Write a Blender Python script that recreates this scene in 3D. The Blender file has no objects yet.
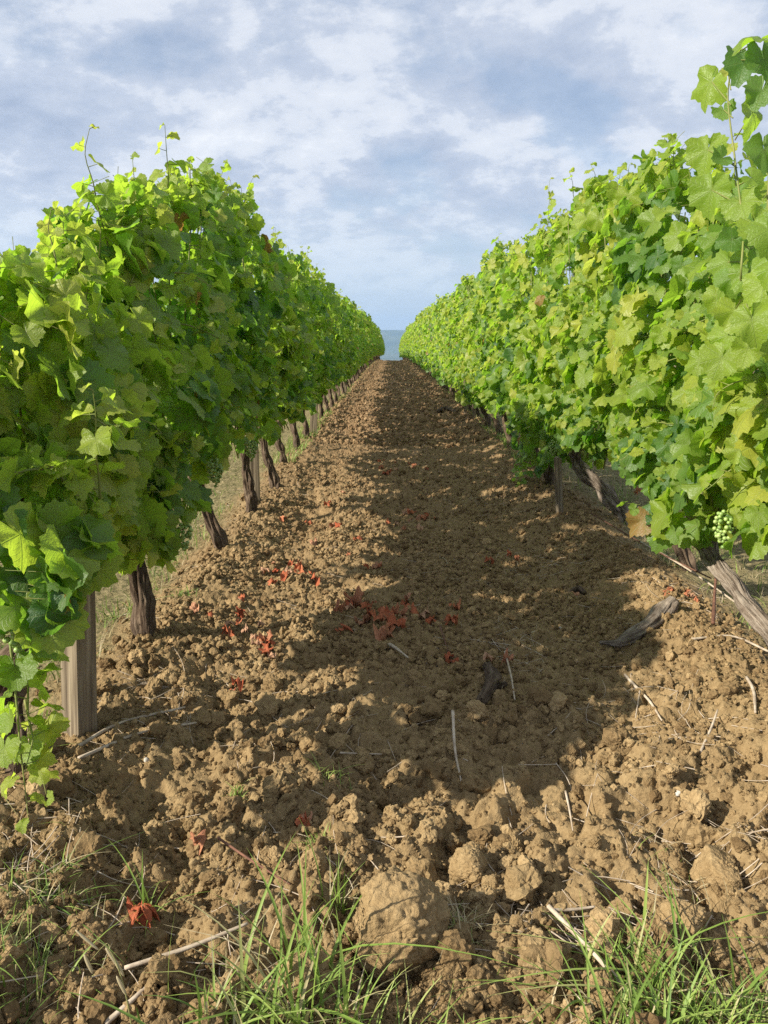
import bpy, bmesh, math
import numpy as np
from mathutils import Vector, Matrix
R = math.radians
RNG = np.random.default_rng(7)
S = bpy.context.scene
COL = S.collection

# ------------------------------------------------------------------ camera
CAMH = 1.35
PITCH = math.atan(172 / 769.0)
YAW = math.atan(6 / 769.0)
cam = bpy.data.cameras.new('camera'); co = bpy.data.objects.new('camera', cam); COL.objects.link(co)
co.location = (0, 0, CAMH); co.rotation_euler = (R(90) - PITCH, 0, YAW)
cam.sensor_fit = 'VERTICAL'; cam.sensor_height = 24; cam.lens = 12 / (512 / 769.0)
cam.clip_start = 0.05; cam.clip_end = 60000
S.camera = co
S.render.resolution_x = 768; S.render.resolution_y = 1024
CM = co.rotation_euler.to_matrix()

def ground_pt(u, v, z=0.0):
    """world point at height z seen at reference coordinates u, v"""
    d = CM @ Vector(((u - 384) / 769.0, (512 - v) / 769.0, -1))
    k = (z - CAMH) / d.z
    return Vector((d.x * k, d.y * k, z))

def plane_pt(u, v, X):
    """world point on the vertical plane x = X"""
    d = CM @ Vector(((u - 384) / 769.0, (512 - v) / 769.0, -1))
    k = X / d.x
    return Vector((X, d.y * k, CAMH + d.z * k))

# ------------------------------------------------------------------ noise
def _h(i, j, k=0, s=0):
    n = (i.astype(np.int64) * 374761393 + j.astype(np.int64) * 668265263 + np.asarray(k).astype(np.int64) * 2147483647 + s * 144665) & 0xffffffff
    n = ((n ^ (n >> 13)) * 1274126177) & 0xffffffff
    n = ((n ^ (n >> 16)) * 2246822519) & 0xffffffff
    return ((n ^ (n >> 15)) & 0xffffff) / float(0xffffff)

def vn2(x, y, s=0):
    xi = np.floor(x); yi = np.floor(y); fx = x - xi; fy = y - yi
    fx = fx * fx * (3 - 2 * fx); fy = fy * fy * (3 - 2 * fy)
    a = _h(xi, yi, 0, s); b = _h(xi + 1, yi, 0, s); c = _h(xi, yi + 1, 0, s); d = _h(xi + 1, yi + 1, 0, s)
    return (a * (1 - fx) + b * fx) * (1 - fy) + (c * (1 - fx) + d * fx) * fy

def vn3(x, y, z, s=0):
    zi = np.floor(z); fz = z - zi; fz = fz * fz * (3 - 2 * fz)
    def lay(k):
        xi = np.floor(x); yi = np.floor(y); fx = x - xi; fy = y - yi
        fx = fx * fx * (3 - 2 * fx); fy = fy * fy * (3 - 2 * fy)
        return ((_h(xi, yi, k, s) * (1 - fx) + _h(xi + 1, yi, k, s) * fx) * (1 - fy)
                + (_h(xi, yi + 1, k, s) * (1 - fx) + _h(xi + 1, yi + 1, k, s) * fx) * fy)
    return lay(zi * 7) * (1 - fz) + lay((zi + 1) * 7) * fz

def fbm2(x, y, o=4, s=0):
    t = 0; a = .5; n = 0
    for k in range(o):
        t = t + a * vn2(x * 2 ** k + 17 * k, y * 2 ** k - 9 * k, s + k); n += a; a *= .5
    return t / n

def worley2(x, y, s=0):
    xi = np.floor(x); yi = np.floor(y); best = np.full(np.shape(x), 9.0)
    for dx in (-1, 0, 1):
        for dy in (-1, 0, 1):
            cx = xi + dx; cy = yi + dy
            px = cx + _h(cx, cy, 1, s); py = cy + _h(cx, cy, 2, s)
            best = np.minimum(best, (px - x) ** 2 + (py - y) ** 2)
    return np.sqrt(best)

def chips(x, y, s=0):
    """broken chips: each cell its own height and tilt, with a narrow edge between cells"""
    xi = np.floor(x); yi = np.floor(y); f1 = np.full(np.shape(x), 9.0); f2 = f1.copy(); hh = np.zeros(np.shape(x))
    for dx in (-1, 0, 1):
        for dy in (-1, 0, 1):
            cx = xi + dx; cy = yi + dy
            ex = cx + _h(cx, cy, 1, s) - x; ey = cy + _h(cx, cy, 2, s) - y
            d_ = np.sqrt(ex * ex + ey * ey)
            tilt = (_h(cx, cy, 3, s) - .5) + ex * (_h(cx, cy, 4, s) - .5) * 1.3 + ey * (_h(cx, cy, 5, s) - .5) * 1.3
            near = d_ < f1
            f2 = np.where(near, f1, np.minimum(f2, d_)); hh = np.where(near, tilt, hh); f1 = np.where(near, d_, f1)
    return hh, np.clip((f2 - f1) * 5, 0, 1)

# ------------------------------------------------------------------ mesh helpers
def mesh_np(name, V, F, smooth=True, attrs=None):
    me = bpy.data.meshes.new(name)
    V = np.asarray(V, np.float32); F = np.asarray(F, np.int32)
    nf, k = F.shape
    me.vertices.add(len(V)); me.vertices.foreach_set('co', V.ravel())
    me.loops.add(nf * k); me.loops.foreach_set('vertex_index', F.ravel())
    me.polygons.add(nf); me.polygons.foreach_set('loop_start', np.arange(nf, dtype=np.int32) * k)
    me.polygons.foreach_set('loop_total', np.full(nf, k, np.int32))
    me.polygons.foreach_set('use_smooth', np.full(nf, smooth, bool))
    me.update(calc_edges=True)
    for an, (ty, arr) in (attrs or {}).items():
        a = me.attributes.new(an, ty, 'POINT')
        a.data.foreach_set('vector' if ty == 'FLOAT_VECTOR' else 'value', np.asarray(arr, np.float32).ravel())
    return me

def link(name, me, mat=None, parent=None, loc=None, rot=None, scale=None):
    o = bpy.data.objects.new(name, me); COL.objects.link(o)
    if mat is not None and me is not None and not me.materials: me.materials.append(mat)
    if parent is not None: o.parent = parent
    if loc is not None: o.location = loc
    if rot is not None: o.rotation_euler = rot
    if scale is not None: o.scale = scale
    return o

def tag(o, label, cat, group=None, kind=None):
    o['label'] = label; o['category'] = cat
    if group: o['group'] = group
    if kind: o['kind'] = kind
    return o

class MB:
    """collects pieces, all triangles"""
    def __init__(s): s.V = []; s.F = []; s.n = 0; s.A = {}
    def add(s, V, F, **at):
        V = np.asarray(V, float); F = np.asarray(F, int)
        s.V.append(V); s.F.append(F + s.n); s.n += len(V)
        for k, v in at.items(): s.A.setdefault(k, []).append(np.broadcast_to(np.asarray(v, float), (len(V),) + np.shape(v)[1:] if np.ndim(v) else (len(V),)))
    def mesh(s, name, smooth=True):
        at = {}
        for k, v in s.A.items():
            a = np.concatenate(v)
            at[k] = ('FLOAT_VECTOR', a) if a.ndim == 2 else ('FLOAT', a)
        return mesh_np(name, np.concatenate(s.V), np.concatenate(s.F), smooth, at)

def quads_to_tris(Q):
    Q = np.asarray(Q); return np.concatenate([Q[:, [0, 1, 2]], Q[:, [0, 2, 3]]])

def spline(P, n):
    P = np.asarray(P, float)
    if len(P) == 2: return np.linspace(P[0], P[1], n)
    Q = np.vstack([2 * P[0] - P[1], P, 2 * P[-1] - P[-2]])
    out = []
    m = len(P) - 1
    for t in np.linspace(0, m - 1e-6, n):
        i = int(t); f = t - i
        a, b, c, d = Q[i], Q[i + 1], Q[i + 2], Q[i + 3]
        out.append(.5 * ((2 * b) + (-a + c) * f + (2 * a - 5 * b + 4 * c - d) * f * f + (-a + 3 * b - 3 * c + d) * f ** 3))
    return np.array(out)

TUV = [None]      # bark coordinates of the tube made last: round, round, along
def tube(P, rad, sides=8, n=None, ridge=0., rs=0, jit=0., twist=0., cap=True):
    """tapered tube along a smooth path; ridge = relative bark relief"""
    P = np.asarray(P, float); n = n or max(2, 6 * (len(P) - 1))
    C = spline(P, n); rr = np.interp(np.linspace(0, 1, n), np.linspace(0, 1, len(rad)), rad)
    T = np.gradient(C, axis=0); T /= np.linalg.norm(T, axis=1)[:, None] + 1e-9
    up = np.array([0.3, .2, 1.]) if abs(T[:, 2]).mean() < .8 else np.array([1., .1, .05])
    A = np.cross(T, up); A /= np.linalg.norm(A, axis=1)[:, None]; B = np.cross(T, A)
    th = np.linspace(0, 2 * math.pi, sides, endpoint=False)
    s = np.arange(n) / max(1, n - 1)
    TH = th[None, :] + s[:, None] * twist
    r = rr[:, None] * np.ones(sides)
    if ridge:
        L = np.linalg.norm(np.diff(C, axis=0), axis=1).sum()
        ci = np.cos(th)[None, :] * 3.2 + rs; si = np.sin(th)[None, :] * 3.2 + s[:, None] * 0
        g = vn3(ci * .45, si * .45, s[:, None] * L * 11 + 0 * th, rs)
        sl_ = s[:, None] * L
        g2 = np.abs(2 * vn3(ci * 1.1 + sl_ * 3, si * 1.1, sl_ * 5 + 0 * th, rs + 3) - 1)
        g3 = np.abs(2 * vn3(ci * 2.6 + sl_ * 4, si * 2.6, sl_ * 9 + 0 * th, rs + 5) - 1)
        r = r * (1 + ridge * ((g - .5) * 1.5 + (g2 - .4) * .75 + (g3 - .4) * .45))
    V = C[:, None, :] + (A[:, None, :] * np.cos(TH)[:, :, None] + B[:, None, :] * np.sin(TH)[:, :, None]) * r[:, :, None]
    V = V.reshape(-1, 3)
    cum = np.concatenate([[0], np.cumsum(np.linalg.norm(np.diff(C, axis=0), axis=1))])
    U = np.stack([np.cos(th)[None, :] * rr.mean() + 0 * s[:, None], np.sin(th)[None, :] * rr.mean() + 0 * s[:, None], cum[:, None] + 0 * th[None, :] + rs * .37], -1).reshape(-1, 3)
    if cap: U = np.vstack([U, U[0], U[-1]])
    TUV[0] = U
    i = np.arange(n - 1)[:, None] * sides; j = np.arange(sides)[None, :]; k = (j + 1) % sides
    Q = np.stack([i + j, i + k, i + sides + k, i + sides + j], -1).reshape(-1, 4)
    F = quads_to_tris(Q)
    if cap:
        c0 = len(V); V = np.vstack([V, C[0] - T[0] * rr[0] * .2, C[-1] + T[-1] * rr[-1] * .3])
        jj = np.arange(sides); kk = (jj + 1) % sides
        F = np.vstack([F, np.stack([kk, jj, np.full(sides, c0)], -1), np.stack([(n - 1) * sides + jj, (n - 1) * sides + kk, np.full(sides, c0 + 1)], -1)])
    return V, F

def ico(sub):
    bm = bmesh.new(); bmesh.ops.create_icosphere(bm, subdivisions=sub, radius=1)
    V = np.array([v.co[:] for v in bm.verts]); F = np.array([[v.index for v in f.verts] for f in bm.faces]); bm.free()
    return V, F

# ------------------------------------------------------------------ materials
def new_mat(name):
    m = bpy.data.materials.new(name); m.use_nodes = True; nt = m.node_tree; nt.nodes.clear()
    out = nt.nodes.new('ShaderNodeOutputMaterial')
    return m, nt, out
class G:
    def __init__(s, nt): s.nt = nt
    def n(s, t, **k):
        nd = s.nt.nodes.new('ShaderNode' + t)
        for a, b in k.items(): setattr(nd, a, b)
        return nd
    def l(s, a, b): s.nt.links.new(a, b)
    def put(s, sock, v):
        if isinstance(v, (int, float, tuple, list)): sock.default_value = v
        else: s.l(v, sock)
    def math(s, op, a, b=0., c=0., clamp=False):
        nd = s.n('Math', operation=op, use_clamp=clamp)
        for i, v in enumerate((a, b, c)): s.put(nd.inputs[i], v)
        return nd.outputs[0]
    def mix(s, f, a, b, bt='MIX'):
        nd = s.n('Mix', data_type='RGBA', blend_type=bt); s.put(nd.inputs[0], f)
        s.put(nd.inputs[6], a if not isinstance(a, tuple) else (*a, 1)[:4]); s.put(nd.inputs[7], b if not isinstance(b, tuple) else (*b, 1)[:4])
        return nd.outputs[2]
    def noise(s, vec, scale, detail=4, rough=.55, dist=0.):
        nd = s.n('TexNoise'); nd.inputs['Scale'].default_value = scale; nd.inputs['Detail'].default_value = detail
        nd.inputs['Roughness'].default_value = rough; nd.inputs['Distortion'].default_value = dist
        if vec is not None: s.l(vec, nd.inputs['Vector'])
        return nd.outputs[0]
    def ramp(s, f, stops):
        nd = s.n('ValToRGB'); s.put(nd.inputs[0], f); e = nd.color_ramp.elements
        while len(e) < len(stops): e.new(.5)
        for el, (p, c) in zip(e, stops): el.position = p; el.color = (*c, 1) if isinstance(c, tuple) else (c, c, c, 1)
        return nd.outputs[0]
    def mr(s, v, a, b, c=0., d=1.):
        nd = s.n('MapRange', clamp=True)
        for i, q in enumerate((v, a, b, c, d)): s.put(nd.inputs[i], q)
        return nd.outputs[0]
    def attr(s, name, out='Fac'):
        nd = s.n('Attribute', attribute_name=name); return nd.outputs[out]
    def bump(s, h, strength, dist):
        nd = s.n('Bump'); nd.inputs['Strength'].default_value = strength; nd.inputs['Distance'].default_value = dist; s.l(h, nd.inputs['Height'])
        return nd.outputs[0]

def simple(name, ramp, scale=20, stretch=None, rough=.85, bump=.5, bdist=.004, coords='Object', spec=.3):
    m, nt, out = new_mat(name); g = G(nt)
    tc = g.n('TexCoord').outputs[coords]
    if stretch:
        mp = g.n('Mapping'); mp.inputs['Scale'].default_value = stretch; g.l(tc, mp.inputs[0]); v = mp.outputs[0]
    else: v = tc
    f = g.noise(v, scale, 8, .65)
    c = g.ramp(f, ramp)
    b = g.n('BsdfPrincipled'); g.l(c, b.inputs['Base Color']); b.inputs['Roughness'].default_value = rough
    b.inputs['Specular IOR Level'].default_value = spec
    g.l(g.bump(f, bump, bdist), b.inputs['Normal']); g.l(b.outputs[0], out.inputs[0])
    return m

def bark_mat(name, cols, sc=1.):
    m, nt, out = new_mat(name); g = G(nt)
    tv = g.attr('tuv', 'Vector'); mp = g.n('Mapping'); mp.inputs['Scale'].default_value = (1, 1, .10); g.l(tv, mp.inputs[0])
    f1 = g.noise(mp.outputs[0], 90 * sc, 8, .7, .4); f2 = g.noise(mp.outputs[0], 300 * sc, 6, .7); f3 = g.noise(tv, 25, 4, .6)
    f = g.math('ADD', g.math('MULTIPLY', f1, .6), g.math('ADD', g.math('MULTIPLY', f2, .2), g.math('MULTIPLY', f3, .2)))
    c = g.ramp(f, cols); b = g.n('BsdfPrincipled'); g.l(c, b.inputs['Base Color']); b.inputs['Roughness'].default_value = .92; b.inputs['Specular IOR Level'].default_value = .15
    g.l(g.bump(f, 1., .02), b.inputs['Normal']); g.l(b.outputs[0], out.inputs[0]); return m

def soil_nodes(g, pos):
    """dry clay loam: yellow brown crumbs"""
    n1 = g.noise(pos, 2.2, 3, .5); n2 = g.noise(pos, 60, 6, .65); n3 = g.noise(pos, 14, 5, .6)
    a = g.ramp(n2, [(.25, (.178, .122, .058)), (.5, (.295, .208, .102)), (.75, (.46, .340, .178))])
    b = g.ramp(n3, [(.3, (.18, .120, .058)), (.7, (.36, .255, .130))])
    c = g.mix(.5, a, b)
    c = g.mix(g.mr(n1, .35, .7, 0., .35), c, (.19, .118, .054))
    sy = g.n('SeparateXYZ'); g.l(pos, sy.inputs[0])      # soil turns redder and darker farther up the lane
    c = g.mix(g.mr(sy.outputs[1], 2.2, 12., 0., .65), c, g.mix(g.mr(n2, .35, .65), (.14, .086, .048), (.26, .165, .095)))
    nb = g.noise(pos, 130, 6, .7); h = g.math('ADD', g.math('MULTIPLY', nb, .6), g.math('MULTIPLY', n2, 1.2))
    return c, h

def mat_soil():
    m, nt, out = new_mat('soil'); g = G(nt)
    pos = g.n('TexCoord').outputs['Object']
    c, h = soil_nodes(g, pos)
    c = g.mix(1., c, g.ramp(g.attr('rnd'), [(0., (.62, .58, .55)), (.5, (.95, .94, .92)), (.9, (1.18, 1.18, 1.18)), (1., (1.4, 1.42, 1.45))]), 'MULTIPLY')
    b = g.n('BsdfPrincipled'); b.inputs['Roughness'].default_value = .95; b.inputs['Specular IOR Level'].default_value = .12
    g.l(c, b.inputs['Base Color']); g.l(g.bump(h, 1., .009), b.inputs['Normal']); g.l(b.outputs[0], out.inputs[0])
    return m

def mat_ground():
    m, nt, out = new_mat('ground'); g = G(nt)
    pos = g.n('TexCoord').outputs['Object']
    sx = g.n('SeparateXYZ'); g.l(pos, sx.inputs[0])
    c, h = soil_nodes(g, pos)
    # tilled strip between the rows, grass and straw outside it
    wob = g.math('MULTIPLY', g.math('SUBTRACT', g.noise(pos, 3, 4, .6), .5), .55)
    xx = g.math('ADD', g.math('SUBTRACT', sx.outputs[0], .21), wob)
    out_ = g.mr(g.math('ABSOLUTE', xx), 1.36, 1.6)
    gr = g.ramp(g.noise(pos, 25, 8, .7), [(.3, (.06, .07, .025)), (.48, (.17, .14, .07)), (.62, (.30, .24, .13)), (.8, (.10, .12, .035))])
    c = g.mix(out_, c, gr)
    # plain and hills far beyond the crest
    far = g.mr(sx.outputs[1], 70., 140.)
    fc = g.ramp(g.noise(pos, .0022, 5, .6), [(.35, (.03, .055, .02)), (.5, (.09, .11, .04)), (.62, (.20, .18, .09))])
    c = g.mix(far, c, fc)
    b = g.n('BsdfPrincipled'); b.inputs['Roughness'].default_value = .95; b.inputs['Specular IOR Level'].default_value = .12
    g.l(c, b.inputs['Base Color']); g.l(g.bump(h, 1., .009), b.inputs['Normal']); g.l(b.outputs[0], out.inputs[0])
    return m

def mat_leaf(name, kind=0):
    """two-sided vine leaf; per leaf attribute rnd (0 dark mature .. 1 pale young); luv = position on the blade"""
    m, nt, out = new_mat(name); g = G(nt)
    rnd = g.attr('rnd'); luv = g.attr('luv', 'Vector')
    sp = g.n('SeparateXYZ'); g.l(luv, sp.inputs[0]); u, v = sp.outputs[0], sp.outputs[1]
    ang = g.math('ARCTAN2', u, v)
    rr = g.math('SQRT', g.math('ADD', g.math('MULTIPLY', u, u), g.math('MULTIPLY', v, v)))
    pp = g.math('PINGPONG', ang, R(27))
    dist = g.math('MULTIPLY', pp, rr)
    vein = g.mr(dist, .006, .022, 1., 0.)
    sec = g.math('PINGPONG', g.math('SUBTRACT', g.math('MULTIPLY', rr, 5.), g.math('MULTIPLY', pp, 4.)), .5)
    sec = g.math('MULTIPLY', g.mr(sec, .02, .10, 1., 0.), .45)
    vv = g.math('MAXIMUM', vein, sec)
    blot = g.noise(luv, 7, 4, .6)
    if kind == 0:
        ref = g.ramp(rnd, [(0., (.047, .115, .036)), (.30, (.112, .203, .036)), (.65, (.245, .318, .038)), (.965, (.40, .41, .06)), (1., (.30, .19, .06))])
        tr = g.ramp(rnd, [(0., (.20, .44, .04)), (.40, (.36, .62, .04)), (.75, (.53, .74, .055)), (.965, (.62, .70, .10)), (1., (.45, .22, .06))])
        ref = g.mix(g.mr(blot, .45, .75, 0., .35), ref, (.15, .21, .035))
        sp2 = g.noise(luv, 16, 3, .6); ref = g.mix(g.mr(g.math('ADD', sp2, g.math('MULTIPLY', blot, .35)), .86, .92, 0., .8), ref, (.16, .10, .035))
        ref = g.mix(g.math('MULTIPLY', vv, .38), ref, (.24, .32, .09))
        tr = g.mix(g.math('MULTIPLY', vv, .5), tr, (.14, .25, .03))
        tw = .54; rough = .40
    else:
        ref = g.ramp(rnd, [(0., (.40, .095, .042)), (.5, (.52, .18, .085)), (1., (.52, .31, .19))])
        ref = g.mix(g.mr(blot, .4, .7, 0., .5), ref, (.24, .11, .06)); tr = (.25, .08, .04, 1); tw = .12; rough = .8
    bs = g.n('BsdfPrincipled'); g.l(ref, bs.inputs['Base Color']); bs.inputs['Roughness'].default_value = rough
    bs.inputs['Specular IOR Level'].default_value = .5 if kind == 0 else .15
    tb = g.n('BsdfTranslucent'); g.put(tb.inputs[0], tr)
    puck = g.math('SUBTRACT', g.noise(luv, 11, 3, .6), g.math('MULTIPLY', vv, .5))
    bp = g.bump(puck, .45, .006 if kind == 0 else .012); g.l(bp, bs.inputs['Normal']); g.l(bp, tb.inputs['Normal'])
    mx = g.n('MixShader'); mx.inputs[0].default_value = tw; g.l(bs.outputs[0], mx.inputs[1]); g.l(tb.outputs[0], mx.inputs[2])
    g.l(mx.outputs[0], out.inputs[0])
    return m

def mat_blade():
    m, nt, out = new_mat('grass_blade'); g = G(nt)
    c = g.ramp(g.attr('rnd'), [(0., (.07, .15, .025)), (.35, (.20, .30, .05)), (.6, (.31, .40, .09)), (.75, (.42, .36, .18)), (1., (.55, .47, .30))])
    c.node.color_ramp.interpolation = 'LINEAR'
    bs = g.n('BsdfPrincipled'); g.l(c, bs.inputs['Base Color']); bs.inputs['Roughness'].default_value = .55
    tb = g.n('BsdfTranslucent'); g.l(c, tb.inputs[0]); mx = g.n('MixShader'); mx.inputs[0].default_value = .35
    g.l(bs.outputs[0], mx.inputs[1]); g.l(tb.outputs[0], mx.inputs[2]); g.l(mx.outputs[0], out.inputs[0])
    return m

M = {}
M['soil'] = mat_soil(); M['ground'] = mat_ground()
M['leaf'] = mat_leaf('vine_leaf', 0); M['redleaf'] = mat_leaf('dead_leaf', 1); M['blade'] = mat_blade()
M['bark'] = bark_mat('bark', [(.36, (.020, .013, .008)), (.47, (.080, .054, .036)), (.57, (.165, .120, .082)), (.70, (.32, .25, .18))])
M['palebark'] = bark_mat('weathered_bark', [(.36, (.040, .028, .020)), (.46, (.15, .115, .085)), (.56, (.29, .24, .19)), (.70, (.44, .38, .31))])
M['wood'] = simple('weathered_wood', [(.28, (.045, .032, .020)), (.45, (.15, .115, .075)), (.6, (.26, .21, .14)), (.75, (.42, .36, .26))], 30, (1.6, 1.6, .06), .85, .6, .004)
M['metal'] = simple('rusted_metal', [(.3, (.06, .045, .035)), (.6, (.16, .12, .09)), (.8, (.24, .20, .16))], 18, None, .7, .3, .002)
M['cane'] = simple('green_brown_cane', [(.3, (.12, .17, .035)), (.6, (.20, .20, .06)), (.8, (.22, .26, .07))], 15, None, .6, .2, .001)
M['twig'] = simple('dry_twig', [(.3, (.24, .18, .12)), (.55, (.44, .36, .27)), (.8, (.60, .52, .41))], 30, None, .85, .5, .002)
M['darktwig'] = simple('dark_twig', [(.3, (.07, .035, .022)), (.6, (.17, .08, .05)), (.8, (.28, .15, .09))], 30, None, .85, .5, .002)
M['stone'] = simple('pale_stone', [(.3, (.30, .27, .22)), (.7, (.50, .46, .40))], 20, None, .8, .4, .002)

def mat_grape():
    m, nt, out = new_mat('unripe_grape'); g = G(nt)
    c = g.ramp(g.attr('rnd'), [(0., (.16, .26, .06)), (1., (.34, .44, .14))])
    b = g.n('BsdfPrincipled'); g.l(c, b.inputs['Base Color']); b.inputs['Roughness'].default_value = .38
    b.inputs['Subsurface Weight'].default_value = .3; b.inputs['Subsurface Radius'].default_value = (.004, .006, .002); b.inputs['Subsurface Scale'].default_value = 1.
    g.l(b.outputs[0], out.inputs[0]); return m
M['grape'] = mat_grape()

# ------------------------------------------------------------------ ground
XL, XR = -1.10, 1.47          # the two vine rows
def dip(y): return -2.5e-4 * np.clip(np.asarray(y, float) - 26, 0, 61) ** 2
def ground_h(x, y, fine=True):
    x = np.asarray(x, float); y = np.asarray(y, float)
    wob = (vn2(y * .6, y * 0 + 3, 11) - .5) * .14 + (vn2(y * 2.3, y * 0 + 9, 12) - .5) * .06
    h = .085 * np.exp(-((x + 1.02 + wob) / .27) ** 2)
    brk = np.clip((vn2(y * 1.1, y * 0 + 5, 14) - .25) * 2, 0, 1) * np.where(y > 3.5, .45, 1.)
    h -= .070 * brk * np.exp(-((x + .62 + wob * 1.6) / .13) ** 2)
    h += .03 * brk * np.exp(-((x + .28 + wob * 1.6) / .2) ** 2)
    h += .09 * np.exp(-((x - 1.38 + wob) / .26) ** 2)
    h -= .025 * np.exp(-((x - .85 + wob) / .22) ** 2)
    a = np.clip((2.9 - y) / .9, 0, 1) * np.clip((y + 3) / 2, 0, 1)         # rough ploughed headland by the camera
    inal = np.clip((1.42 - np.abs(x - .2)) / .25, 0, 1)
    h += (fbm2(x * 1.6, y * 1.6, 3, 2) - .5) * (.07 + .10 * a)
    h += (fbm2(x * 6, y * 6, 3, 5) - .5) * (.05 + .07 * a) * (.3 + .7 * inal)
    if fine:
        u_ = x + .02 * vn2(x * 25, y * 25, 40); v_ = y + .02 * vn2(x * 25, y * 25, 41)
        ch, cb = chips(u_ * 9, v_ * 9, 21); h += ch * cb * (.030 + .035 * a) * (.15 + .85 * inal)
        ch, cb = chips(u_ * 24, v_ * 24, 22); h += ch * cb * .020 * (.2 + .8 * inal)
        ch, cb = chips(u_ * 60, v_ * 60, 23); h += ch * cb * .010
        w = worley2(u_ * 11, v_ * 11, 3); h += (.30 - w * w) * (.024 + .022 * a) * (.15 + .85 * inal)
        w = worley2(u_ * 29, v_ * 29, 4); h += (.30 - w * w) * .014 * (.25 + .75 * inal)
        w = worley2(u_ * 70, v_ * 70, 6); h += (.30 - w * w) * .009
    yy = np.maximum(y - 87, 0)
    fall = -np.minimum(yy * .10 + yy * yy * .002, 120.)
    h = h * np.clip((200 - np.hypot(x, y)) / 100, 0, 1) + fall + dip(y)
    # the plain undulates, the side slopes stay level with the vineyard
    h = h - np.clip((np.abs(x) - 60) / 400, 0, 1) * np.clip((87 - y) / 40, 0, 1) * 30
    return h

def axis(segs):
    out = [segs[0][0]]
    for a, b, n in segs: out += list(np.linspace(a, b, n + 1)[1:])
    return np.array(out)
def geo(a, b, n): return list(np.sign(a) * np.geomspace(abs(a), abs(b), n))
xs = np.array(geo(-9000, -2.1, 34)[:-1] + list(np.linspace(-2.1, -1.35, 75)[:-1]) + list(np.linspace(-1.35, 1.75, 470)) + list(np.linspace(1.75, 2.9, 80)[1:]) + geo(2.9, 9000, 34)[1:])
ys = [1.0]
while ys[-1] < 89:
    d = ys[-1]; ys.append(d + min(max(.0055, d * d / 1150.), .022 if d < 9 else (.04 if d < 20 else .16)))
ys = np.array(list(-np.geomspace(60, .3, 20)) + list(np.linspace(-.2, .99, 60)) + ys + list(np.geomspace(89.5, 9000, 60)))
XX, YY = np.meshgrid(xs, ys)
ZZ = ground_h(XX.ravel(), YY.ravel())
V = np.stack([XX.ravel(), YY.ravel(), ZZ], -1)
ny, nx = XX.shape
i = np.arange(ny - 1)[:, None] * nx; j = np.arange(nx - 1)[None, :]
Q = np.stack([i + j, i + j + 1, i + nx + j + 1, i + nx + j], -1).reshape(-1, 4)
gm = mesh_np('ground', V, Q)
go = link('ground', gm, M['ground']); go['kind'] = 'structure'; go['label'] = 'tilled yellow brown clay soil between the vine rows'

def gz(x, y): return float(ground_h(np.array([x]), np.array([y]))[0])
def gzs(x, y): return float(ground_h(np.array([x]), np.array([y]), False)[0])

# distant hills
hx = np.linspace(-9000, 9000, 160); hy = np.linspace(6300, 8800, 14)
HX, HY = np.meshgrid(hx, hy)
prof = np.sin(np.clip((HY - 6300) / 2500, 0, 1) * math.pi) ** .8
HZ = -121 + prof * (215 + 50 * (fbm2(HX.ravel() / 1500, HY.ravel() / 1500, 4, 31).reshape(HX.shape) - .5) )
ny2, nx2 = HX.shape
i = np.arange(ny2 - 1)[:, None] * nx2; j = np.arange(nx2 - 1)[None, :]
Q = np.stack([i + j, i + j + 1, i + nx2 + j + 1, i + nx2 + j], -1).reshape(-1, 4)
hm = mesh_np('hills', np.stack([HX.ravel(), HY.ravel(), HZ.ravel()], -1), Q)
ho = link('hills', hm, simple('hill_woods', [(.35, (.025, .05, .02)), (.55, (.06, .09, .03)), (.7, (.16, .15, .08))], .003, None, .95, 0., .1))
ho['kind'] = 'structure'; ho['label'] = 'low wooded hills on the far horizon'

# ------------------------------------------------------------------ clods
def fracture(V, seed, n=9, lo=.62, hi=1.05):
    """cut a ball by random planes so that it gets broken faces"""
    rng = np.random.default_rng(seed); N = rng.normal(size=(n, 3)); N /= np.linalg.norm(N, axis=1)[:, None]
    q = rng.uniform(lo, hi, n)[None, :] / np.maximum(V @ N.T, 1e-3)
    return np.minimum(q.min(1), 1.2)
def clod_templates(sub, n, seed, amp=.42):
    V, F = ico(sub); T = []
    for k in range(n):
        s = seed + k * 13
        d = fracture(V, s) + amp * 1.3 * (vn3(V[:, 0] * 1.3 + k, V[:, 1] * 1.3, V[:, 2] * 1.3 + 5, s) - .5)
        bil = lambda q, e: np.abs(2 * vn3(V[:, 0] * q, V[:, 1] * q + k, V[:, 2] * q + 5, s + e) - 1)
        d += amp * .7 * (bil(1.9, 1) - .3)
        if sub > 2: d += amp * .5 * (bil(4.3, 2) - .3)
        if sub > 3: d += amp * .40 * (bil(9.5, 3) - .3)
        W = V * d[:, None]; W[:, 2] *= .8
        T.append(W)
    return T, F

def rand_rot(n, rng):
    q = rng.normal(size=(n, 4)); q /= np.linalg.norm(q, axis=1)[:, None]; w, x, y, z = q.T
    return np.stack([1 - 2 * (y * y + z * z), 2 * (x * y - z * w), 2 * (x * z + y * w), 2 * (x * y + z * w), 1 - 2 * (x * x + z * z), 2 * (y * z - x * w), 2 * (x * z - y * w), 2 * (y * z + x * w), 1 - 2 * (x * x + y * y)], -1).reshape(n, 3, 3)

def scatter(P, s, T, F, rng):
    """many copies of lumpy templates into one mesh"""
    n = len(P); Rm = rand_rot(n, rng); k = rng.integers(0, len(T), n); nv = len(T[0])
    TT = np.stack(T)[k]
    V = np.einsum('nij,nvj->nvi', Rm, TT) * s[:, None, None] + P[:, None, :]
    FF = (F[None] + (np.arange(n) * nv)[:, None, None]).reshape(-1, 3)
    return V.reshape(-1, 3), FF

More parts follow.
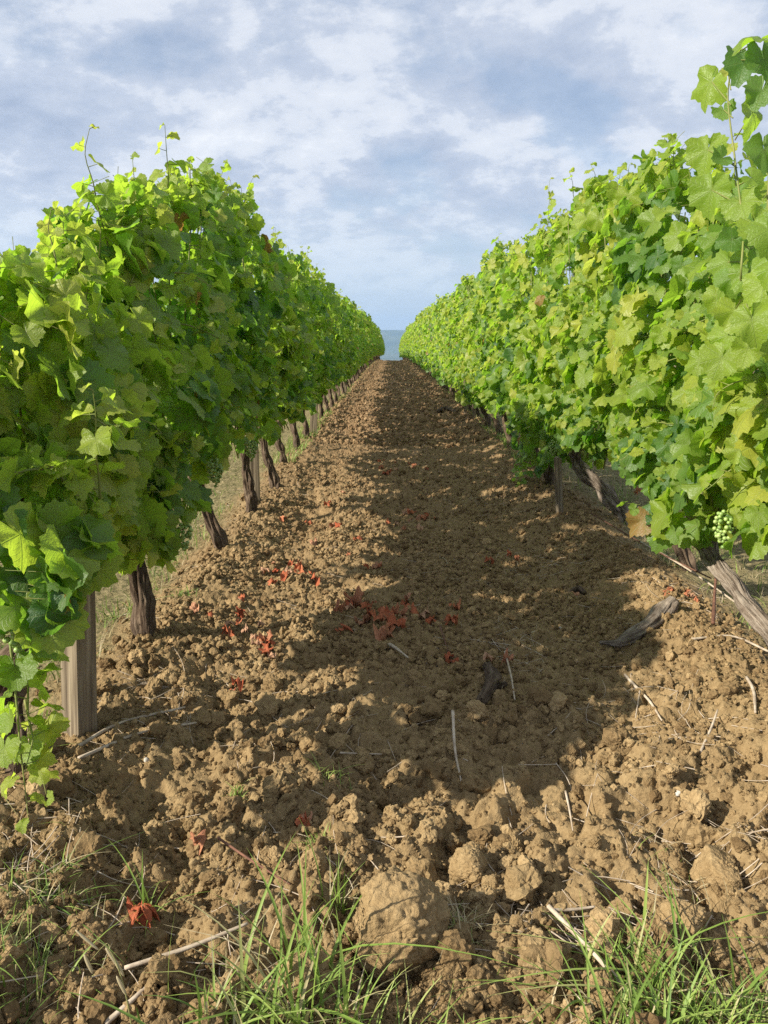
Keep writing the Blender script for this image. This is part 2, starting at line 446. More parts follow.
mb = MB()
def clods(n, x0, x1, y0, y1, smin, smax, sub, seed, power=2.2, dens=None, sink=.3):
    rng = np.random.default_rng(seed)
    x = rng.uniform(x0, x1, n)
    y = 1 / rng.uniform(1 / y1, 1 / y0, n) if y1 > 3 else rng.uniform(y0, y1, n)
    s = smin * (smax / smin) ** (rng.uniform(0, 1, n) ** power)
    keep = rng.uniform(0, 1, n) < np.clip((1.45 - np.abs(x - .2)) / .25, .05, 1)
    cl = fbm2(x * 3.2, y * 3.2, 2, 77); keep &= rng.uniform(0, 1, n) < np.clip((cl - .3) * 4, .25, 1)
    x, y, s = x[keep], y[keep], s[keep]
    z = ground_h(x, y) + s * (1 - 2 * sink) * .6
    T, F = clod_templates(sub, 8, seed)
    V, FF = scatter(np.stack([x, y, z], -1), s, T, F, rng); mb.add(V, FF, rnd=np.repeat(rng.uniform(0, 1, len(x)), len(T[0])))
clods(520, -1.5, 1.8, 1.05, 2.9, .018, .05, 4, 1, 1.8)
clods(5200, -1.5, 1.8, 1.05, 3.2, .008, .022, 3, 2, 1.8)
clods(46000, -1.5, 1.8, 1.05, 3.2, .003, .0095, 2, 3, 1.2)
clods(2600, -1.4, 1.75, 3.0, 8, .012, .028, 3, 4, 1.6)
clods(34000, -1.4, 1.75, 3.0, 12, .005, .015, 2, 5, 1.5)
clods(11000, -1.35, 1.75, 10, 85, .018, .04, 2, 6, 1.5)
pc = ground_pt(392, 925, .04); rg = np.random.default_rng(8); T_, F_ = clod_templates(3, 8, 71); n_ = 500
az_ = rg.uniform(0, 6.28, n_); rr_ = rg.normal(.115, .035, n_); cx_ = pc.x + np.cos(az_) * rr_; cy_ = pc.y + np.sin(az_) * rr_; sc_ = rg.uniform(.004, .014, n_)
V_, FF_ = scatter(np.stack([cx_, cy_, ground_h(cx_, cy_) + sc_ * .4 + .03 * np.clip(.12 - rr_, 0, .05) / .05], -1), sc_, T_, F_, rg); mb.add(V_, FF_, rnd=np.repeat(rg.uniform(0, 1, n_), len(T_[0])))
cl = link('soil_crumbs', mb.mesh('soil_crumbs', False), M['soil'])
tag(cl, 'loose yellow brown soil crumbs and small clods covering the tilled strip', 'soil', kind='stuff')

def big_clod(u, v, r, label, seed, flat=.85, dz=.0):
    p = ground_pt(u, v, .04); V, F = ico(6)
    x, y, z = V.T * 1.0; s = seed
    d = fracture(V, s + 4, 12, .72, 1.0) + .22 * (vn3(x * 1.2 + 3, y * 1.2, z * 1.2, s) - .5) + .20 * (vn3(x * 2.8, y * 2.8, z * 2.8, s + 1) - .5)
    bil = lambda q, e: np.abs(2 * vn3(x * q, y * q, z * q + 4, s + e) - 1) - .3
    rough = np.clip(vn3(x * 1.7, y * 1.7, z * 1.7, s + 9) * 2.4 - .7, .12, 1)
    d += rough * (.13 * bil(3.1, 2) + .12 * bil(6.7, 3) + .10 * bil(14., 4) + .06 * bil(29., 5)) + .03 * (vn3(x * 45, y * 45, z * 45, s) - .5)
    W = V * d[:, None] * r; W[:, 2] *= flat
    o = link('earth_clod', mesh_np('earth_clod', W, F, True, {'rnd': ('FLOAT', np.full(len(W), .88))}), M['soil'], loc=(p.x, p.y, gzs(p.x, p.y) + r * .55 + dz))
    tag(o, label, 'clod', 'big clods of earth thrown up in the foreground')
big_clod(392, 925, .108, 'largest rounded clod of earth beside the grass at bottom centre', 3, 1.05)
big_clod(602, 975, .034, 'upright knobbly clod just left of the right-hand grass tuft', 8, 1.3)
big_clod(306, 980, .05, 'flat-topped clod standing in the left grass tuft', 12, .8)
big_clod(722, 850, .06, 'tall crumbling clod near the right edge of the foreground', 21, .9)
big_clod(688, 905, .05, 'clod with a smooth sliced face above the right grass tuft', 33, .7)
big_clod(470, 850, .05, 'lumpy clod up and right of the largest clod', 41, .9)
big_clod(352, 618, .0, '', 1) if False else None
big_clod(508, 672 - 45, .0, '', 1) if False else None

# ------------------------------------------------------------------ leaves
def leaf_template(N, rings, seed, curl=1.):
    """rounded, shallowly five lobed and toothed blade; origin at the petiole, +y to the tip, +z upper side"""
    rng = np.random.default_rng(seed)
    th = np.linspace(-math.pi, math.pi, N, endpoint=False) + math.pi / N
    a = np.abs(th)
    kx = np.array([0, 16, 30, 52, 74, 88, 112, 136, 152, 168, 180]) * math.pi / 180
    kr = np.array([1.04, .93, .82, .93, .86, .78, .83, .77, .72, .60, .22])
    kr = kr * (1 + rng.normal(0, .065, len(kr)))
    r = np.interp(a, kx, kr)
    if N >= 30:
        saw = (np.arange(N) % 2) * 2 - 1
        r = r * (1 + .055 * saw * np.clip(1.6 - a * .35, 0, 1))
    ph = rng.uniform(0, 6.28, 6); cup = rng.uniform(-.25, .75) * curl; fold = rng.uniform(.0, .55) * curl; wav = rng.uniform(.06, .18) * curl
    V = [[0, 0, 0]]; 
    for f in rings:
        R_ = r * f if f == 1 else (.35 * r + .65 * r.mean()) * f if f < .5 else (.7 * r + .3 * r.mean() * (a < 2.6)) * f
        x = np.sin(th) * R_; y = np.cos(th) * R_
        rr = np.hypot(x, y)
        z = -cup * rr ** 2 * .55 + fold * np.abs(x) * .6 + wav * f * f * (np.sin(3 * th + ph[0]) + .7 * np.sin(5 * th + ph[1])) - .12 * curl * np.clip(y, 0, 2) ** 2
        z += .05 * rr * np.cos(th * 360 / 54 * 1.0) * (rr > 0)
        V += list(np.stack([x, y, z], -1))
    V = np.array(V); F = []
    idx = np.arange(N); nx_ = (idx + 1) % N
    # leave the petiole sinus open
    ok = np.ones(N, bool); ok[N - 1] = False
    F += list(np.stack([np.zeros(N, int), 1 + idx, 1 + nx_], -1)[ok][:, [0, 2, 1]])
    for k in range(len(rings) - 1):
        b = 1 + k * N; c = 1 + (k + 1) * N
        F += list(np.stack([b + idx, c + idx, c + nx_], -1)[ok][:, [0, 2, 1]]) + list(np.stack([b + idx, c + nx_, b + nx_], -1)[ok][:, [0, 2, 1]])
    return V, np.array(F)

def make_lods():
    L = {}
    for key, N, rings, n in (('hi', 40, (.33, .68, 1), 20), ('mid', 20, (.55, 1), 8), ('lo', 11, (1,), 6)):
        T = [leaf_template(N, rings, 100 + k) for k in range(n)]
        L[key] = (np.stack([t[0] for t in T]), T[0][1])
    T = [leaf_template(24, (.33, .68, 1), 900 + k, 2.2) for k in range(8)]
    L['dead'] = (np.stack([t[0] for t in T]), T[0][1])
    return L
LOD = make_lods()

def place_leaves(mb, P, Nn, Tt, s, rnd, lod, rng):
    TT, F = LOD[lod]; n = len(P); k = rng.integers(0, len(TT), n); nv = TT.shape[1]
    Nn = Nn / (np.linalg.norm(Nn, axis=1)[:, None] + 1e-9)
    Tt = Tt - Nn * (Nn * Tt).sum(1)[:, None]; Tt = Tt / (np.linalg.norm(Tt, axis=1)[:, None] + 1e-9)
    X = np.cross(Tt, Nn)
    Rm = np.stack([X, Tt, Nn], -1)
    W = TT[k]
    V = np.einsum('nij,nvj->nvi', Rm, W) * s[:, None, None] + P[:, None, :]
    uv = W.copy(); uv[:, :, 2] = (k * 3.7 + rng.uniform(0, 50, n))[:, None]
    FF = (F[None] + (np.arange(n) * nv)[:, None, None]).reshape(-1, 3)
    mb.add(V.reshape(-1, 3), FF, luv=uv.reshape(-1, 3), rnd=np.repeat(rnd, nv))

def thin_tubes(mb, A, B, r0, r1, **at):
    """straight three sided stalks A->B"""
    n = len(A); T = B - A; T = T / (np.linalg.norm(T, axis=1)[:, None] + 1e-9)
    U = np.cross(T, np.array([.31, .2, .93])); U /= np.linalg.norm(U, axis=1)[:, None]; W = np.cross(T, U)
    V = []
    for C, r in ((A, r0), (B, r1)):
        for k in range(3):
            a = k * 2.0944; V.append(C + (U * math.cos(a) + W * math.sin(a)) * r)
    V = np.stack(V, 1).reshape(-1, 3)
    f = np.array([[0, 1, 4], [0, 4, 3], [1, 2, 5], [1, 5, 4], [2, 0, 3], [2, 3, 5]])
    mb.add(V, (f[None] + (np.arange(n) * 6)[:, None, None]).reshape(-1, 3), **at)

def shoot(ml, ms, base, direc, length, nl, s0, rng, lod='hi', bend=(0, 0, 0), young=.6, side=1.):
    """a cane tip with alternating leaves that shrink towards the pale growing point"""
    base = np.array(base, float); d = np.array(direc, float); d /= np.linalg.norm(d)
    t = np.linspace(0, 1, 6)[:, None]
    P = base + d * length * t + np.array(bend) * length * t ** 2 + rng.normal(0, .008, (6, 3)) * t
    V, F = tube(P, [.0036, .0026, .0011], 5, 16); ms.add(V, F)
    C = spline(P, nl + 1)
    k = np.arange(1, nl + 1); f = k / nl
    az0 = rng.uniform(0, 6.28)
    az = az0 + k * math.pi + rng.normal(0, .5, nl)
    out = np.stack([np.cos(az), np.sin(az), rng.uniform(-.1, .5, nl)], -1)
    size = s0 * (1 - .62 * f ** 3) * rng.uniform(.8, 1.15, nl)
    pet = C[k] + out * (size * .9)[:, None]
    thin_tubes(ms, C[k], pet, .0018, .0012)
    nrm = out * .5 + np.array([-.35, -.15, .75]) + rng.normal(0, .35, (nl, 3))
    tip = out + np.array([0, 0, -.75]) * (1 - f)[:, None] + rng.normal(0, .25, (nl, 3))
    rnd = np.clip(young * .75 + .28 * f + rng.normal(0, .09, nl), 0, .965)
    place_leaves(ml, pet, nrm, tip, size, rnd, lod, rng)

def hgt(row, y):
    if row == 'L': return np.interp(y, [1.4, 1.9, 2.5, 3.0, 3.9, 4.8, 5.8, 7.5, 12], [1.15, 1.26, 1.50, 1.76, 2.04, 2.24, 2.16, 2.03, 2.03])
    return np.interp(y, [2.1, 2.5, 3.2, 4.0, 4.8, 5.8, 7.5, 12], [1.42, 1.55, 1.84, 2.08, 2.20, 2.30, 2.26, 2.26])
def zlow(row, y):
    if row == 'L': return np.interp(y, [1.5, 2.0, 2.6, 3.1, 3.5, 5, 9], [.76, .74, .60, .54, .74, .72, .64])
    return np.interp(y, [2.2, 2.9, 3.4, 3.75, 4.2, 4.8, 5.5, 6.0, 6.5, 7.0, 7.6, 9], [.70, .62, .48, .42, .58, .66, .60, .50, .30, .26, .45, .42])

def gen_foliage(row, y0, span, n, lod, seed, yn=None, hole=0., sz=.072):
    """leafy hedge piece in local coordinates (origin on the ground at the vine)"""
    rng = np.random.default_rng(seed)
    y = y0 + rng.uniform(-.5, .5, n) * span
    H = hgt(row, y if yn is None else y * 0 + yn) + (fbm2(y * 2.1, y * 0 + seed, 2, 51) - .5) * .34 + .13 - .34 * np.abs(2 * (y - y0) / span) ** 2.0
    Z0 = zlow(row, y if yn is None else y * 0 + yn) + (fbm2(y * 2.7, y * 0 + seed + 9, 2, 52) - .5) * .22
    side = np.where(rng.uniform(0, 1, n) < .5, -1., 1.)
    if row == 'L': Z0 = Z0 + .09 * (side < 0)
    t = rng.uniform(0, 1, n); z = Z0 + (H - Z0) * t
    prof = np.clip(np.sin(math.pi * np.clip(t * .80 + .15, 0, 1)), 0.05, 1) ** .5
    lump = (vn3(y * 3.4, z * 3.4, side * 5 + 3, 61) - .5) * .24 + (vn3(y * 8, z * 8, side * 5 + 3, 62) - .5) * .09
    wd = .26 * prof + lump
    depth = rng.uniform(0, 1, n) ** 1.8
    x = side * (wd - .17 * depth)
    topm = t > .93
    x = np.where(topm, rng.uniform(-1, 1, n) * .14, x)
    # little windows in the hedge
    keep = (vn3(y * 5, z * 5, side * 3 + seed * .37, 63) < (1 - hole)) & (vn2(y * 3.1 + 40, z * 3.1 + seed, 65) < (1 - hole * .9)) & ((t < .5) | (rng.uniform(0, 1, n) > .75 * np.abs(2 * (y - y0) / span) ** 3))
    x, y, z, t, side, depth = (q[keep] for q in (x, y, z, t, side, depth)); n = len(x)
    s = sz * rng.choice([.5, .7, .85, 1., 1.15, 1.35], n) * rng.uniform(.9, 1.1, n) * (1 - .22 * (t > .9))
    nrm = np.stack([side * rng.uniform(.25, 1.1, n), rng.normal(-.12, .60, n), rng.uniform(-.15, 1.05, n)], -1)
    nrm[t > .93] += np.array([0, 0, .5])
    tip = np.stack([side * .45 + rng.normal(0, .35, n), rng.normal(0, .6, n), -rng.uniform(.3, 1.1, n)], -1)
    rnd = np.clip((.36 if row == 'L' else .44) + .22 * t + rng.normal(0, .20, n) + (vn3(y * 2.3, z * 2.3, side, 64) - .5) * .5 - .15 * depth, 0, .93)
    rnd = np.where(rng.uniform(0, 1, n) < .004, 1., rnd)
    P = np.stack([x, y - y0, z], -1)
    ml = MB(); ms = MB()
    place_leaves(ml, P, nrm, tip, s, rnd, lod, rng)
    if lod != 'lo':
        inner = P * np.array([.35, 1, 1]) + np.stack([0 * x, rng.normal(0, .03, n), rng.uniform(-.02, .07, n)], -1)
        q = P + (inner - P) * np.minimum(1, .09 / (np.linalg.norm(inner - P, axis=1) + 1e-6))[:, None]
        thin_tubes(ms, q, P, .0014, .0010)
    # cane tips that stand proud of the top and side
    k1 = {'hi': 13, 'mid': 9, 'lo': 6}[lod]
    for k in range(k1):
        yy = rng.uniform(-.5, .5) * span
        hh = float(hgt(row, y0 + yy if yn is None else yn)) - .12
        shoot(ml, ms, (rng.uniform(-.1, .1), yy, hh), (rng.normal(0, .25), rng.normal(0, .25), 1), rng.uniform(.12, .26) * (1.7 if rng.uniform() < .28 else 1), 7, sz * .95, rng, lod, young=.72)
    for k in range(k1):
        yy = rng.uniform(-.5, .5) * span; sd = 1 if row == 'L' else -1
        if rng.uniform() < .3: sd = -sd
        zz = rng.uniform(.75, 1.75)
        hh = float(hgt(row, y0 + yy if yn is None else yn)); zz = min(zz, hh - .2)
        shoot(ml, ms, (sd * .2, yy, zz), (sd * .7, rng.normal(0, .3), rng.uniform(-.2, .6)), rng.uniform(.12, .24), 6, sz * .8, rng, lod, bend=(0, 0, -.4), young=.66)
    # structural canes inside the hedge
    for k in range(9 if lod != 'lo' else 4):
        yy = rng.uniform(-.48, .48) * span; hh = float(hgt(row, y0 + yy if yn is None else yn))
        V, F = tube([(rng.normal(0, .03), yy, .5), (rng.normal(0, .06), yy + rng.normal(0, .06), 1.0), (rng.normal(0, .08), yy + rng.normal(0, .1), hh - .1)], [.006, .005, .003], 5, 8); ms.add(V, F)
    return ml, ms

def grape_mesh(seed, L=.13, r=.008, n=70):
    rng = np.random.default_rng(seed); V, F = ico(2); mb_ = MB()
    pts = []
    for _ in range(n * 12):
        t = rng.uniform(0, 1); w = .038 * math.sin(math.pi * min(1, t * .75 + .22)) ; a = rng.uniform(0, 6.28); q = rng.uniform(.5, 1)
        p = np.array([math.cos(a) * w * q, math.sin(a) * w * q, -t * L])
        if all(np.linalg.norm(p - o) > r * 1.55 for o in pts): pts.append(p)
        if len(pts) >= n: break
    for p in pts: mb_.add(V * r * rng.uniform(.85, 1.1) + p, F, rnd=rng.uniform(0, 1))
    return mb_.mesh('grape_cluster')

# ------------------------------------------------------------------ vines
GR = [grape_mesh(5), grape_mesh(6, .11, .008, 55)]
def vine(name_y, row, meshes, label, trunk_pts, trunk_rad, bark, arms=True, grapes=(), rs=1, flip=False, sc=(1, 1, 1)):
    X = XL if row == 'L' else XR
    root = bpy.data.objects.new('grapevine', None); COL.objects.link(root); root.location = (X, name_y, float(dip(name_y)))
    root.rotation_euler = (0, 0, math.pi if flip else 0); root.scale = sc; root.empty_display_size = .3
    tag(root, label, 'grapevine', 'grapevines of the left row' if row == 'L' else 'grapevines of the right row')
    foli, stem, tr, arm = meshes
    if tr is None:
        V, F = tube(trunk_pts, trunk_rad, 56, 90, .85, rs, twist=1.2); tr = mesh_np('trunk', V, F, True, {'tuv': ('FLOAT_VECTOR', TUV[0])})
    link('trunk', tr, bark, root)
    if arm is not None: link('cane', arm, M['bark'], root)
    if stem is not None: link('stem', stem, M['cane'], root)
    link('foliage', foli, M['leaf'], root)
    for (gx, gy, gz_, k) in grapes:
        link('grape_cluster', GR[k], M['grape'], root, (gx, gy, gz_))
    return root

def arm_mesh(p, rs, L=.5):
    mb_ = MB(); p = np.array(p)
    for sg in (-1, 1):
        V, F = tube([p, p + (0, sg * L * .35, .10), p + (0.01, sg * L, .07)], [.02, .013, .009], 10, 12, .35, rs + sg); mb_.add(V, F, tuv=TUV[0])
    return mb_.mesh('cane')

def local(row, y0, pts):
    X = XL if row == 'L' else XR
    return [(p[0] - X, p[1] - y0, p[2]) for p in pts]

VINES = []
# --- near vines, each built for its own place: (y, trunk path in world x,y,z, radii, bark, label, grapes)
near_L = [
 (2.26, [(-1.12, 2.08, -.02), (-1.15, 2.14, .14), (-1.17, 2.18, .28), (-1.13, 2.16, .40), (-1.05, 2.22, .52), (-1.08, 2.34, .68), (-1.08, 2.40, .80)], [.036, .028, .032, .042, .034, .028, .024], 'bark',
  'nearest vine of the left row, dark twisted trunk left of the grey wooden post', [(.23, -.05, .78, 0), (.20, -.52, .72, 1)]),
 (3.18, [(-1.05, 3.12, .0), (-1.06, 3.14, .15), (-1.10, 3.20, .35), (-1.12, 3.24, .56), (-1.10, 3.26, .72)], [.058, .047, .040, .038, .03], 'bark',
  'left-row vine with a thick fissured trunk just behind the grey wooden post', [(.18, -.10, .62, 0), (.24, -.08, .60, 1), (.27, .42, .80, 0)]),
 (4.60, [(-1.02, 4.60, .0), (-1.06, 4.60, .15), (-1.13, 4.62, .32), (-1.20, 4.66, .52), (-1.18, 4.68, .7)], [.042, .034, .03, .03, .026], 'bark',
  'left-row vine with a thin dark trunk leaning left, alone in a sunny gap', [(.30, -.2, .80, 0)]),
 (5.72, [(-1.02, 5.62, .0), (-1.04, 5.64, .2), (-1.08, 5.68, .4), (-1.12, 5.72, .7)], [.04, .034, .032, .03], 'bark',
  'left-row vine whose trunk stands just in front of the split grey post', []),
 (6.75, [(-1.0, 6.7, .0), (-1.04, 6.7, .2), (-1.10, 6.74, .4), (-1.14, 6.76, .7)], [.04, .036, .034, .03], 'bark',
  'left-row vine with a dark leaning trunk just behind the split grey post', []),
]
near_R = [
 (2.95, [(1.64, 2.60, -.02), (1.57, 2.86, .15), (1.49, 3.12, .28), (1.44, 3.32, .40), (1.42, 3.46, .50), (1.44, 3.62, .58)], [.042, .036, .034, .036, .044, .030], 'palebark',
  'nearest vine of the right row, thick pale trunk leaning in from the right edge', [(-.25, -.22, .74, 0)]),
 (4.30, [(1.78, 4.35, 0), (1.70, 4.45, .2), (1.58, 4.5, .4), (1.50, 4.5, .6)], [.038, .034, .03, .028], 'bark',
  'second vine of the right row, its trunk hidden by low leaves', []),
 (5.55, [(1.80, 5.62, 0.), (1.72, 5.70, .13), (1.60, 5.84, .26), (1.48, 5.95, .38), (1.44, 5.98, .5), (1.46, 6.0, .66)], [.055, .05, .048, .05, .055, .03], 'palebark',
  'right-row vine with a thick trunk leaning over behind the short grey stake', [(-.22, .3, .6, 1)]),
 (6.85, [(1.42, 6.8, .0), (1.44, 6.85, .2), (1.46, 6.9, .4), (1.47, 6.95, .6)], [.04, .034, .03, .028], 'bark',
  'right-row vine with leaves hanging to the ground beyond the short grey stake', []),
 (8.0, [(1.52, 7.9, .0), (1.50, 7.95, .2), (1.48, 8.0, .4), (1.47, 8.1, .6)], [.04, .034, .03, .028], 'bark',
  'right-row vine just beyond the one with leaves hanging to the ground', []),
]
def do_near(row, arr):
    for k, (y0, tp, tr, bk, label, gr) in enumerate(arr):
        lo = arr[k - 1][0] if k else (y0 - (1.25 if row == 'L' else 1.35)); hi = arr[k + 1][0] if k + 1 < len(arr) else y0 + 1.15
        a = (lo + y0) / 2 if k else lo + (.68 if row == 'L' else .45); b = (hi + y0) / 2
        yc = (a + b) / 2; span = b - a + .14
        seed = 300 + k + (50 if row == 'R' else 0)
        nl = int((900 if k < 1 else 980 if k < 3 else 850) * span / 1.2)
        ml, ms = gen_foliage(row, yc, span, nl, 'hi' if k < 4 else 'mid', seed, sz=.072 if k == 0 else .067, hole=.22 if row == 'L' else .06)
        dy = yc - y0
        for m_ in (ml, ms):
            for v in m_.V: v[:, 1] += dy
        extra = HERO.get((row, k), [])
        rng = np.random.default_rng(seed + 5)
        X = XL if row == 'L' else XR
        for (b0, d0, L_, n_, s_, bend, yng) in extra:
            shoot(ml, ms, (b0[0] - X, b0[1] - y0, b0[2]), d0, L_, n_, s_, rng, 'hi', bend, yng)
        if row == 'R' and k == 0:
            hero_right(ml, ms, X, y0)
        top = local(row, y0, [tp[-1]])[0]
        vine(y0, row, (ml.mesh('foliage'), ms.mesh('stem'), None, arm_mesh(top, seed, .45)), label, local(row, y0, tp), tr, M[bk], grapes=gr, rs=seed)

def hp(u, v, X): p = plane_pt(u, v, X); return (p.x, p.y, p.z)
HERO = {
 ('L', 0): [ (hp(100, 500, -.76), (.1, -.2, 1), .30, 9, .060, (0, 0, 0), .72),
             (hp(30, 640, -.90), (.12, -.5, -1), .34, 9, .055, (0, 0, .1), .70),
             (hp(10, 640, -.92), (.15, -.3, -1), .42, 10, .055, (0, 0, 0), .68),
             (hp(25, 700, -.93), (.3, -.3, -1), .25, 7, .055, (0, 0, 0), .76), 
             (hp(60, 300, -1.0), (-.05, 0, 1), .26, 7, .05, (0, 0, 0), .8)],
 ('L', 1): [ (hp(150, 270, -.98), (.0, -.1, 1), .26, 8, .062, (-.1, 0, 0), .75),
             (hp(200, 270, -.95), (.05, .1, 1), .26, 8, .062, (0, 0, 0), .72)],
 ('L', 2): [ (hp(235, 260, -.98), (.05, 0, 1), .42, 9, .06, (.1, 0, 0), .75)],
 ('R', 0): [ (hp(700, 250, 1.28), (-.15, 0, 1), .16, 4, .06, (0, 0, 0), .7)],
 ('R', 2): [ (hp(548, 225, 1.30), (0, 0, 1), .34, 7, .05, (0, 0, 0), .8)],
 ('R', 3): [ ((1.25, 6.6, .45), (-.4, -.2, -1), .36, 9, .06, (0, 0, 0), .35), ((1.22, 6.8, .42), (-.3, 0, -1), .34, 9, .06, (0, 0, 0), .35), ((1.28, 6.95, .5), (-.2, 0, -1), .40, 9, .06, (0, 0, 0), .3)],
}
def hero_right(ml, ms, X, y0):
    """tall free-standing cane with big leaves above the near end of the right row"""
    rng = np.random.default_rng(77); XP = 1.0
    q = lambda u, v, dx=0.: np.array(hp(u, v, XP + dx)) - np.array([X, y0, 0])
    for path in ([q(748, 330, .25), q(741, 285), q(743, 230), q(735, 160), q(728, 90), q(742, 45)], [q(775, 330, .15), q(768, 210, .06), q(772, 120, .06), q(768, 60, .06)]):
        V, F = tube(path, [.0036, .003, .002], 6, 40); ms.add(V, F)
    L = [ # petiole end (u,v), stem (u,v), tip direction in the picture, size, facing, rnd
     ((712, 82), (731, 105), (-.55, -.8), .098, (-.7, -.5, .15), .60), ((708, 150), (736, 165), (-.3, -1), .090, (-.6, -.6, .1), .58),
     ((712, 190), (740, 205), (-.35, -1), .094, (-.7, -.6, .0), .52), ((752, 112), (735, 140), (-.1, -1), .098, (.7, -.5, .1), .58),
     ((745, 62), (733, 85), (-.2, -.9), .085, (-.2, -.9, .4), .10), ((764, 60), (740, 60), (.3, -1), .10, (.1, -.9, .3), .14),
     ((757, 40), (742, 50), (-.4, .5), .07, (-.1, -.4, .9), .5), ((724, 110), (733, 118), (.2, -1), .050, (-.4, -.6, .5), .35),
     ((722, 158), (737, 168), (-.8, -.5), .052, (.2, -.7, .5), .30), ((752, 178), (739, 185), (.9, -.3), .052, (.1, -.7, .5), .5),
     ((732, 240), (741, 236), (-1, -.5), .055, (-.1, -.9, .3), .2), ((756, 225), (741, 235), (.6, -.9), .082, (-.3, -.8, .3), .6),
     ((764, 150), (768, 160), (.2, -1), .075, (.1, -.9, .2), .3), ((762, 90), (771, 110), (-.3, -1), .07, (-.2, -.8, .3), .25),
     ((728, 262), (741, 262), (-.5, -1), .082, (-.8, -.5, .1), .5), ((750, 272), (741, 268), (.4, -1), .085, (-.5, -.6, .4), .5),
     ((770, 230), (768, 240), (0, -1), .08, (-.3, -.8, .3), .5), ((735, 310), (741, 300), (-.2, -1), .085, (-.4, -.8, .3), .7), ((752, 320), (745, 300), (.2, -1), .085, (-.4, -.8, .3), .6), ((728, 335), (745, 310), (-.2, -1), .08, (-.6, -.7, .3), .6),
     ((728, 72), (731, 90), (-.4, .7), .035, (-.3, -.6, .5), .93)]
    for (pe, st, tip, s_, nr, rn) in L:
        a_ = q(*st); b_ = q(pe[0], pe[1], rng.uniform(-.05, .02))
        thin_tubes(ms, a_[None], b_[None], .0024, .0016)
        place_leaves(ml, b_[None], np.array([nr], float), np.array([[tip[0], rng.uniform(-.25, .1), tip[1]]], float), np.array([s_ * .82]), np.array([rn]), 'hi', rng)
    for k in range(30):
        u = rng.uniform(712, 775); v = 175 + 190 * rng.uniform(0, 1) ** .7; b_ = q(u, v, rng.uniform(-.02, .16)); a_ = q(742 + rng.normal(0, 6), v + 12, .1)
        thin_tubes(ms, a_[None], b_[None], .0018, .0012)
        place_leaves(ml, b_[None], np.array([[rng.normal(-.5, .4), rng.normal(-.7, .3), rng.uniform(0, .7)]]), np.array([[rng.normal(0, .5), rng.normal(0, .3), -1.]]), np.array([rng.uniform(.04, .075)]), np.array([rng.uniform(.25, .75)]), 'hi', rng)
do_near('L', near_L); do_near('R', near_R)

# --- further vines: a few shapes, copied down the rows
def trunk_shape(seed, lean):
    rng = np.random.default_rng(seed)
    P = [(0 + rng.normal(0, .02), 0, -.03), (-.02 * lean, .05, .2), (-.06 * lean + rng.normal(0, .02), .10, .42), (-.03, .14, .7)]
    V, F = tube(P, [.045, .034, .036, .028], 20, 30, .8, seed, twist=1.); return mesh_np('trunk', V, F, True, {'tuv': ('FLOAT_VECTOR', TUV[0])})
SH = {}
for row in 'LR':
    for lod, n, cnt, sz, yn in (('mid', 4, 760, .066, 9.5), ('lo', 4, 520, .074, 16)):
        SH[row, lod] = []
        for k in range(n):
            seed = 500 + k * 7 + (100 if row == 'R' else 0) + (1000 if lod == 'lo' else 0)
            ml, ms = gen_foliage(row, 20.0 + k * 9.1, 1.28, cnt, lod, seed, yn=yn, hole=.13 if row == 'L' else .07, sz=sz)
            SH[row, lod].append((ml.mesh('foliage'), ms.mesh('stem') if lod == 'mid' else None, trunk_shape(seed, 1 if row == 'L' else 1.6), None))
ORD = ['sixth', 'seventh', 'eighth', 'ninth', 'tenth', 'eleventh', 'twelfth']
side_name = {'L': 'left', 'R': 'right'}
for row, ystart in (('L', 7.9), ('R', 9.15)):
    rng = np.random.default_rng(42 if row == 'L' else 43); y = ystart; k = 0
    while y < 86.5:
        lod = 'mid' if y < 17 else 'lo'; sh = SH[row, lod][(k * 3 + k // 4) % 4]
        if k < 6: label = '%s grapevine of the %s row counted from the camera' % (ORD[k], side_name[row])
        elif y < 32: label = 'vine in the middle stretch of the %s row, its leaves merging with its neighbours' % side_name[row]
        else: label = 'tiny distant vine near the far end of the %s row under the sky gap' % side_name[row]
        o = vine(y, row, sh, label, None, None, M['bark'], sc=(1 if y < 25 else 1.18 if y < 45 else 1.35, 1, rng.choice([.88, .95, .99, 1.03, 1.08]) * rng.uniform(.98, 1.02)))
        if row == 'R' and k == 3: pass
        y += 1.15 + rng.uniform(-.05, .05); k += 1

